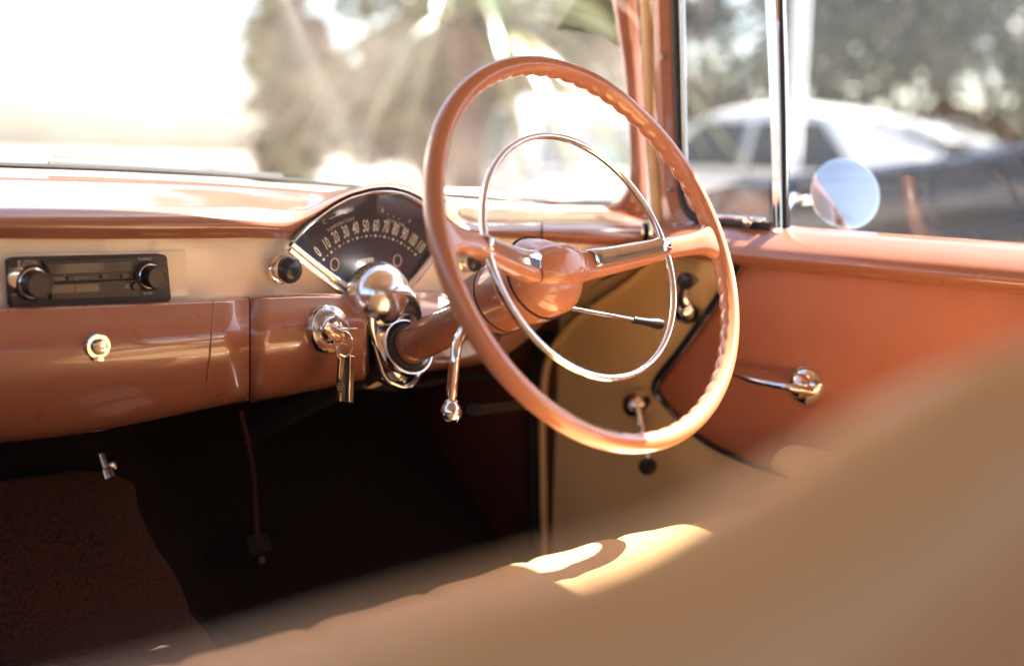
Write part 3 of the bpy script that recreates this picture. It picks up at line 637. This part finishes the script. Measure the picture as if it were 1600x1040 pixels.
# armrest
ar=D(1240,700,.79)
rows=[]
for y,h,wd in ((ar.y+.002,.004,.010),(ar.y-.004,.013,.026),(ar.y-.02,.020,.040),(ar.y-.06,.022,.048),(ar.y-.16,.022,.05),(ar.y-.3,.022,.05),(ar.y-.34,.010,.03)):
    rows.append([(XD-.006-wd+wd*math.cos(t),y,ar.z-.008+h*math.sin(t)*(1 if math.sin(t)>0 else .8)) for t in [math.pi*.5*0+2*math.pi*k/24 for k in range(24)]])
arm=MB().grid(rows,cv=True,caps=True).build("armrest",M_tan,door,smooth=60)
# outside mirror (round)
mr_=thing("door_mirror","round chrome mirror on a bright stalk outside the driver window","mirror",(.93,.2,.95))
mc=W(1320,303,'x',1.02); mn=(CAM-mc).normalized(); mn=Vector((-.50,-.80,.26)).normalized()
rM=.053
sh=MB().lathe(mc-mn*.016,mn,[(-.004,.006),(0,.020),(.006,.042),(.014,rM),(.018,rM*1.02),(.019,rM*.95)],48).build("mirror_shell",M_chrome,mr_)
MB().lathe(mc+mn*.002,mn,[(0,rM*.95),(.001,rM*.95)],48).build("mirror_face",mat("mirror_glass",(.97,.93,.86),.16,metal=1),mr_)
MB().tube(cat([mc-mn*.014,mc+Vector((-.02,.06,-.012)),W(1240,308,'x',.95),W(1225,330,'x',.90)],6),.008,12).build("mirror_arm",M_chrome,mr_)
# passenger door (opposite side, out of shot: shades and reflects)
pd=thing("car_door","passenger door on the far left with leather card and open window","car door",(-.81,0,.45))
MB().box((-.815,-.05,.64),(.03,1.25,.66),bev=.005).build("leather_card",M_leather,pd)
MB().box((-.80,-.05,.955),(.07,1.25,.04),bev=.015).build("sill_rail",M_sal,pd)
MB().box((-.78,-.05,1.385),(.04,1.2,.035),bev=.008).build("frame_rail",M_sal,pd)
MB().tube([(-.79,.22,.97),(-.77,.30,1.2),(-.76,.20,1.39)],.02,10).build("window_post",M_sal,pd)
# ================================================================ SEATS
seat=thing("front_bench_seat","tan vinyl front bench seat with pleated cushion under the steering wheel","bench seat",(0,-.35,.33))
def seatsec(x):
    z0=.617+.012*math.exp(-((x-.35)/.25)**2)
    return [(.02,z0-.26),(.03,z0-.10),(.022,z0-.045),(.0,z0-.012),(-.035,z0),(-.10,z0-.004),(-.25,z0-.02),(-.42,z0-.035)]
rows=[]; NX=240
for i in range(NX+1):
    x=-.74+1.48*i/NX; pl_=-.003*math.exp(-((((x+.74)%.135)-.0675)/.012)**2); puff=.0018*math.cos(((x+.74)%.135-.0675)/.135*math.pi)
    sec=cat([Vector((0,a,b)) for a,b in seatsec(x)],5)
    e=min(1,(.74-abs(x))/.05); dz=-.05*(1-math.sin(e*math.pi/2))
    rows.append([Vector((x,q.y+(pl_)*1.0,q.z+pl_+puff+dz+.002*noise.noise(Vector((x*14,q.y*14,3)))) ) for q in sec])
MB().grid(rows).build("cushion",M_seat,seat,smooth=60)
YB=-.775
bt=[W(a,b,'y',YB) for a,b in ((-200,1230),(300,1085),(600,985),(850,905),(1080,830),(1300,715),(1500,590),(1640,530))]
bt=[(p.x,p.z) for p in bt]; bt=[(-.72,bt[0][1]-.02)]+bt+[(.0,bt[-1][1]+.012),(.3,bt[-1][1]+.015),(.72,bt[-1][1]-.03)]
rows=[]
for i in range(101):
    x=-.72+1.44*i/100; zt=interp(bt,x)
    sct=[(-.45,.56),(-.52,.68),(-.66,.82),(-.725,zt-.035),(-.755,zt-.008),(YB,zt),(-.795,zt-.006),(-.815,zt-.03),(-.84,.75),(-.86,.45),(-.86,.35)]
    rows.append(cat([Vector((x,a,b)) for a,b in sct],4))
MB().grid(rows).build("backrest",M_seat,seat,smooth=60)
rs=thing("rear_bench_seat","leather rear bench behind the camera position","rear seat",(0,-1.6,.33))
MB().box((0,-1.42,.48),(1.5,.5,.22),bev=.05).build("cushion",M_leather,rs); MB().box((0,-1.75,.72),(1.5,.18,.6),Matrix.Rotation(R(-14),3,'X'),bev=.05).build("backrest",M_leather,rs)
# ================================================================ FOOTWELL
rows=[]
for y in [-.5,-.2,0,.2,.4,.55,.7,.85,.98]:
    up=0 if y<.5 else (y-.5)*.75
    rows.append([(x,y,.305+up+.13*math.exp(-((x-.02)/.20)**4)+.004*noise.noise(Vector((x*8,y*8,0)))) for x in [-.8+1.6*i/60 for i in range(61)]])
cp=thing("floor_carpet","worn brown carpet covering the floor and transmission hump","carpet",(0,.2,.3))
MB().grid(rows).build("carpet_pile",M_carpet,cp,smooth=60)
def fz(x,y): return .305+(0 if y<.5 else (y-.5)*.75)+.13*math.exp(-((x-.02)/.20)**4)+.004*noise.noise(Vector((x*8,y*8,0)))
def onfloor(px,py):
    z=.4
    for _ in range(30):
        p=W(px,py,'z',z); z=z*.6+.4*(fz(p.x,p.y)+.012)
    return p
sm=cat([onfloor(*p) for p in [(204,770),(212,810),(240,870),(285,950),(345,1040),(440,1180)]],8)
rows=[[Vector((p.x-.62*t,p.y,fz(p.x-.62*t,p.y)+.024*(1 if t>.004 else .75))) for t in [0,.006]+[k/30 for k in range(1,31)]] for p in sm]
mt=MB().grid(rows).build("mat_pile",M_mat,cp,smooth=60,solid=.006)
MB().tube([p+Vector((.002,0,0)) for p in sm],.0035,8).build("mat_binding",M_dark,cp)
def pedal(px,py,px2,py2,y,label):
    t=thing("foot_pedal",label,"pedal",W(px2,py2,'y',y)); a=W(px,py,'y',y-.05); b=W((px+px2)/2+6,(py+py2)/2-10,'y',y+.02); c=W(px2,py2,'y',y)
    MB().tube(cat([a,b,c],8),.0030,10).build("pedal_arm",M_kick,t); MB().box(c,(.04,.012,.03),Matrix.Rotation(R(-35),3,'X'),bev=.004).build("pedal_pad",M_dark,t)
    MB().lathe(c+Vector((0,-.012,-.02)),(0,-1,.5),[(0,.006),(.002,.005)],12).build("pedal_stud",M_black,t)
pedal(376,640,402,850,.62,"dark foot pedal on a thin curved arm hanging in the shadow under the dashboard")
hv=thing("heater_valve","small bright metal fitting glinting under the glovebox","fitting",W(168,712,'y',.62))
MB().lathe(W(158,708,'y',.62),(.2,-.4,-1),[(0,.004),(.02,.005),(.022,.008),(.034,.009),(.036,.004)],12).build("fitting_body",M_chromeD,hv)
MB().ball(W(174,728,'y',.62),(.008,.006,.010)).build("fitting_cap",M_chromeD,hv)
hb_=thing("handbrake_lever","black handbrake rod with grip under the dashboard right of the gear lever","handbrake",W(780,636,'y',.42))
MB().tube([W(735,640,'y',.36),W(790,634,'y',.40),W(850,628,'y',.46)],.008,12).build("brake_grip",M_black,hb_)
MB().tube([W(738,640,'y',.352),W(745,639,'y',.36)],.0085,12).build("grip_end",M_rubber,hb_)
br=thing("column_bracket","small bright bracket bolted under the chrome column surround","bracket",W(590,592,'y',.34))
MB().prism([W(*p,'y',.36) for p in [(571,606),(590,596),(599,600),(584,606)]],(0,.01,0)).build("bracket_plate",M_chrome,br)
MB().prism([W(*p,'y',.37) for p in [(604,574),(616,578),(612,586),(600,584)]],(0,.01,0)).build("bracket_clip",M_chromeD,br)
uw=thing("under_dash_wiring","dark wiring loom and brackets slung under the dashboard","wiring",W(470,610,'y',.45))
for i,(pts,rr) in enumerate([([(300,634),(400,618),(470,606),(540,600),(620,606)],.006),([(560,592),(600,600),(650,600),(700,592)],.005),([(660,596),(720,590),(800,584)],.005)]):
    MB().tube(cat([W(*p,'y',.46+.03*i) for p in pts],6),rr,8).build("wire_loom",M_dark,uw)
# ================================================================ OUTSIDE
def simple_noise_ground():
    m=mat("pavement",(.24,.215,.185),.9,col2=(.17,.155,.135),vscale=1.2,bump=.2,bscale=60); return m
gm=MB().add([(-150,-150,0),(150,-150,0),(150,250,0),(-150,250,0)],[(0,1,2,3)]).build("ground",simple_noise_ground(),None,smooth=0); gm['kind']='structure'
M_wall=mat("white_render",(.80,.76,.70),.85,var=.08,vscale=1.5); M_brick=mat("brick_wall",(.42,.20,.13),.85,col2=(.30,.13,.09),vscale=3)
M_glassd=mat("dark_glass",(.015,.018,.02),.06,coat=.5)
M_white=mat("white_car_paint",(.80,.80,.80),.25,coat=1); M_navy=mat("navy_car_paint",(.004,.007,.014),.16,coat=.15,spec=.35); M_teal=mat("tinted_glass",(.05,.15,.16),.1,coat=.6)
M_tyre=mat("tyre",(.015,.015,.015),.8); M_red=mat("lamp_red",(.5,.02,.01),.2)
def sedan(name,label,x,y,rz,paint,glass,L=4.6,Wd=1.8,belt=.95,roof=1.42,hoodz=.95,group=None):
    t=thing(name,label,"car",(0,0,0),group)
    prof_b=[(-L/2,.38,.62),(-L/2+.05,.30,hoodz-.22),(-L/2+.25,.25,hoodz-.03),(-L*.30,.24,hoodz*.5+belt*.5),(-L*.18,.24,belt+.02),(0,.24,belt),(L*.2,.24,belt+.02),(L*.32,.24,belt+.0),(L/2-.25,.25,belt-.03),(L/2-.05,.30,belt-.16),(L/2,.38,.62)]
    fine=cat([Vector(p) for p in prof_b],4); rows=[]
    for q in fine:
        yy,zb,zt=q; k=min(1,(L/2-abs(yy))/.5); hw=Wd/2*(.80+.20*math.sin(max(0,k)*math.pi/2)); h=zt-zb
        pr=[(0,zt),(hw*.6,zt-.01),(hw*.88,zt-.03),(hw*.96,zt-.09*min(1,h)),(hw,zt-h*.35),(hw*.99,zb+h*.3),(hw*.93,zb+.02),(hw*.85,zb)]
        rows.append([Vector((a,yy,b)) for a,b in pr]+[Vector((-a,yy,b)) for a,b in pr[::-1][:-1]])
    MB().grid(rows,cv=True,caps=True).build("car_shell",paint,t,smooth=50)
    # greenhouse (front at -y)
    g=[(-L*.21,belt),(-L*.12,roof-.12),(-L*.03,roof-.01),(L*.07,roof),(L*.17,roof-.09),(L*.27,roof-.26),(L*.40,belt)]
    fine=cat([Vector((0,a,b)) for a,b in g],5)
    rows=[]
    for q in fine:
        k=(q.z-belt)/(roof-belt); hw=Wd/2*(.90-.22*max(0,k)); rows.append([(-Wd/2*.90,q.y,belt-.02),(-hw,q.y,q.z-.05*max(k,0)),(-hw*.8,q.y,q.z),(hw*.8,q.y,q.z),(hw,q.y,q.z-.05*max(k,0)),(Wd/2*.90,q.y,belt-.02)])
    MB().grid(rows).build("cabin",paint,t,smooth=50)
    for sx in (-1,1):
        for y0,y1,ya,yb in ((-L*.155,-L*.0,-L*.085,-L*.0),(L*.015,L*.20,L*.015,L*.125)):
            h0,h1=belt+.03,roof-.13
            def wx(z): k=(z-belt)/(roof-belt); return sx*(Wd/2*(.90-.20*k)+.004)
            MB().prism([(wx(h0),y0,h0),(wx(h0),y1,h0),(wx(h1),yb,h1),(wx(h1),ya,h1)],(sx*.004,0,0)).build("side_window",glass,t,smooth=0)
        for yw in (-L*.31,L*.30):
            wh=MB().lathe((sx*(Wd/2-.2),yw,.32),(sx,0,0),[(0,.30),(.02,.32),(.18,.32),(.2,.29),(.205,.2)],28).build("wheel",M_tyre,t)
            MB().lathe((sx*(Wd/2+.0),yw,.32),(sx,0,0),[(0,.2),(.01,.19),(.02,.08),(.02,.01)],24).build("hub_cap",M_chrome,wh)
        if paint is not M_navy: MB().tube([(sx*Wd/2*1.0,-L*.46,belt-.16),(sx*Wd/2*1.005,0,belt-.13),(sx*Wd/2*1.0,L*.45,belt-.16)],.014,8).build("side_trim",M_chrome,t)
        MB().ball((sx*Wd*.36,-L/2+.05,.66),(.11,.06,.10)).build("headlight",M_chrome,t)
        MB().ball((sx*Wd*.38,L/2-.04,.70),(.09,.05,.07)).build("tail_light",M_red,t)
    wsb=belt+.03
    MB().prism([(-Wd*.40,-L*.175,wsb),(Wd*.40,-L*.175,wsb),(Wd*.33,-L*.10,roof-.09),(-Wd*.33,-L*.10,roof-.09)],(0,-.02,.012)).build("windshield",glass,t,smooth=0)
    MB().prism([(-Wd*.38,L*.385,wsb),(Wd*.38,L*.385,wsb),(Wd*.31,L*.285,roof-.27),(-Wd*.31,L*.285,roof-.27)],(0,.015,.02)).build("rear_window",glass,t,smooth=0)
    for s in(-1,1): MB().tube([(-Wd*.46,s*(L/2-.02),.5),(-Wd*.3,s*(L/2+.06),.48),(Wd*.3,s*(L/2+.06),.48),(Wd*.46,s*(L/2-.02),.5)],.06,10,flat=1.2).build("bumper",M_chrome,t)
    t.location=(x,y,0); t.rotation_euler=(0,0,rz); return t
sedan("parked_car","dark navy car with chrome trim parked right beside the driver window",4.0,-.55,math.pi,M_navy,M_glassd,L=6.0,Wd=1.9,belt=1.21,roof=1.62,hoodz=1.01,group="parked cars outside")
sedan("parked_car","white sedan with dark side windows parked beyond the navy car",7.6,4.9,math.pi,M_white,M_glassd,L=4.9,belt=1.0,roof=1.50,hoodz=1.0,group="parked cars outside")
sedan("parked_car","white car with pale teal glass seen ahead through the windshield right side",8.0,7.9,R(150),M_white,M_teal,L=4.6,belt=.95,roof=1.62,hoodz=.95,group="parked cars outside")
# trees
def leafmat(n,c,c2): 
    m=mat(n,c,.55,col2=c2,vscale=1.1); b=m.node_tree.nodes["Principled BSDF"]; return m
M_bark=mat("bark",(.10,.065,.045),.9,bump=.5,bscale=30,var=.3)
M_leafA=leafmat("leaf_green",(.05,.07,.022),(.11,.115,.045)); M_leafB=leafmat("leaf_olive",(.075,.060,.020),(.19,.15,.045)); M_leafC=leafmat("leaf_dark",(.045,.046,.018),(.11,.085,.03))
def tree(label,x,y,h,rad,crown_z,lm,seed,nleaf=5000,lsize=.10,kind="round"):
    rnd=random.Random(seed); t=thing("tree",label,"tree",(x,y,0),"trees beyond the parked cars"); tr=MB()
    base_=Vector((x,y,-.05)); fork=Vector((x,y,crown_z*.45))
    tr.tube(cat([base_,base_.lerp(fork,.5)+Vector((.08,.05,0)),fork],5),[.16-.004*i for i in range(11)],10)
    tips=[]
    for k in range(9):
        a=rnd.uniform(0,6.28); e=Vector((x+rad*.6*math.cos(a),y+rad*.6*math.sin(a),rnd.uniform(crown_z,h*.95))); mid_=fork.lerp(e,.5)+Vector((rnd.uniform(-.3,.3),rnd.uniform(-.3,.3),-.1))
        P_=cat([fork,mid_,e],6); tr.tube(P_,[.09-.006*i for i in range(13)],8); tips+=[mid_,e]
    tr.build("trunk",M_bark,t)
    cl_=[]
    for k in range(38):
        a=rnd.uniform(0,6.28); rr=rad*math.sqrt(rnd.uniform(0,1)); z=rnd.uniform(crown_z*.8,h); s=(1-((z-(h+crown_z)/2)/(h-crown_z*.75))**2); cl_.append((Vector((x+rr*math.cos(a)*s**.5 if s>0 else x,y+rr*math.sin(a)*(s**.5 if s>0 else 0),z)),rnd.uniform(.25,.6)*rad*.45))
    cr=MB()
    vs=[];fs=[]
    for k in range(nleaf):
        c,r_=rnd.choice(cl_); d=Vector((rnd.gauss(0,1),rnd.gauss(0,1),rnd.gauss(0,.8))); p=c+d.normalized()*r_*rnd.uniform(.3,1)
        a=Vector((rnd.gauss(0,1),rnd.gauss(0,1),rnd.gauss(0,.6))).normalized(); b=a.cross(Vector((rnd.gauss(0,1),rnd.gauss(0,1),rnd.gauss(0,1)))).normalized(); s=lsize*rnd.uniform(.6,1.5)
        i=len(vs); vs+=[p-a*s,p+b*s*.35,p+a*s,p-b*s*.35]; fs.append((i,i+1,i+2,i+3))
    cr.v=vs; cr.f=fs; cr.build("crown",lm,t,smooth=0)
tree("low spreading olive tree with a forked dark trunk behind the vent window",10.5,8.5,6.0,3.2,1.6,M_leafC,1,6000,.13)
tree("brown green tree filling the upper side window beyond the white sedan",13.5,6.0,7.0,3.6,1.4,M_leafB,2,9000,.14)
tree("yellow green leafy tree at the right edge of the side window",13.0,1.8,7.0,3.8,1.2,M_leafB,3,9000,.14)
tree("dark dense tree far behind the parked cars",19,11.5,9,5,1.5,M_leafC,4,9000,.2)
tree("green leafy tree standing ahead above the brick wall",10.2,12.3,8,3.4,1.0,M_leafA,5,6000,.26)
tree("green tree further ahead left of the windshield centre",13.2,15.5,9,3.4,1.0,M_leafA,6,6000,.30)
# broad strap-leaf plant ahead
M_frond=mat("frond",(.09,.12,.045),.3,col2=(.20,.20,.10),vscale=2)
ps=thing("palm_tree","low palm with pale arching fronds ahead of the steering wheel","palm tree",(5.0,5.75,0))
rnd=random.Random(5)
for k in range(30):
    a=rnd.uniform(0,6.28); L_=rnd.uniform(1.1,2.0); w_=rnd.uniform(.06,.11); c=Vector((4.9,5.7,1.9)); P_=[]; up_=rnd.uniform(.1,1.0)
    for i in range(11):
        q=i/10; P_.append(c+Vector((math.cos(a)*L_*q,math.sin(a)*L_*q,up_*q*1.6-1.9*q*q)))
    side=Vector((-math.sin(a),math.cos(a),rnd.uniform(-.5,.5))).normalized(); rows=[[p-side*w_*(1-i/10.5),p+Vector((0,0,-.03)),p+side*w_*(1-i/10.5)] for i,p in enumerate(P_)]
    MB().grid(rows).build("frond",M_frond,ps,smooth=50)
MB().tube(cat([(5.0,5.75,0),(4.95,5.7,1.0),(4.9,5.7,1.9)],5),[.12-.003*i for i in range(11)],10).build("trunk",M_bark,ps)
# buildings / walls / pole
bw=thing("brick_wall","low pinkish brick wall beyond the bonnet under the trees","wall",(6.5,9.0,0))
MB().box((11.2,10.3,.62),(4.6,.25,1.24)).build("brickwork",M_brick,bw); MB().box((11.2,10.3,1.27),(4.7,.33,.06),bev=.01).build("coping",M_wall,bw)
bd=thing("white_building","bright white rendered building with pink piers far ahead on the left","building",(.2,13.5,0))
Mb=Matrix.Rotation(R(68),3,'Z'); bo=Vector((.2,13.5,0))
def bb(name,c,sz,m,par): return MB().box(bo+Mb@Vector(c),sz,Mb).build(name,m,par)
bb("wall",(5,3,3),(26,6,6),M_wall,bd)
M_pink=mat("pink_render",(.62,.42,.36),.85)
for xx in (-6,-2.6,.8,4.2,7.6,11,14.4): bb("pier",(xx,-.1,3),(.7,.25,6),M_pink,bd)
for xx in (-4.3,-.9,2.5,5.9,9.3,12.7):
    wn=bb("window",(xx,-.02,3.0),(1.6,.06,1.6),M_glassd,bd); bb("window_sill",(xx,-.07,2.15),(1.8,.12,.1),M_wall,wn)
bb("roof",(5,3,6.1),(26.8,6.8,.25),M_wall,bd)
pp=W(1243,150,'x',6.2); po=thing("white_pole","slim white steel pole standing between the parked cars","pole",(6.2,pp.y,0))
MB().lathe((6.2,pp.y,0),(0,0,1),[(0,.07),(.02,.07),(.05,.05),(4.5,.045)],20).build("pole_shaft",M_white,po); MB().lathe((6.2,pp.y,0),(0,0,1),[(.0,.12),(.02,.12)],20).build("base_plate",M_white,po)
# sky is the world
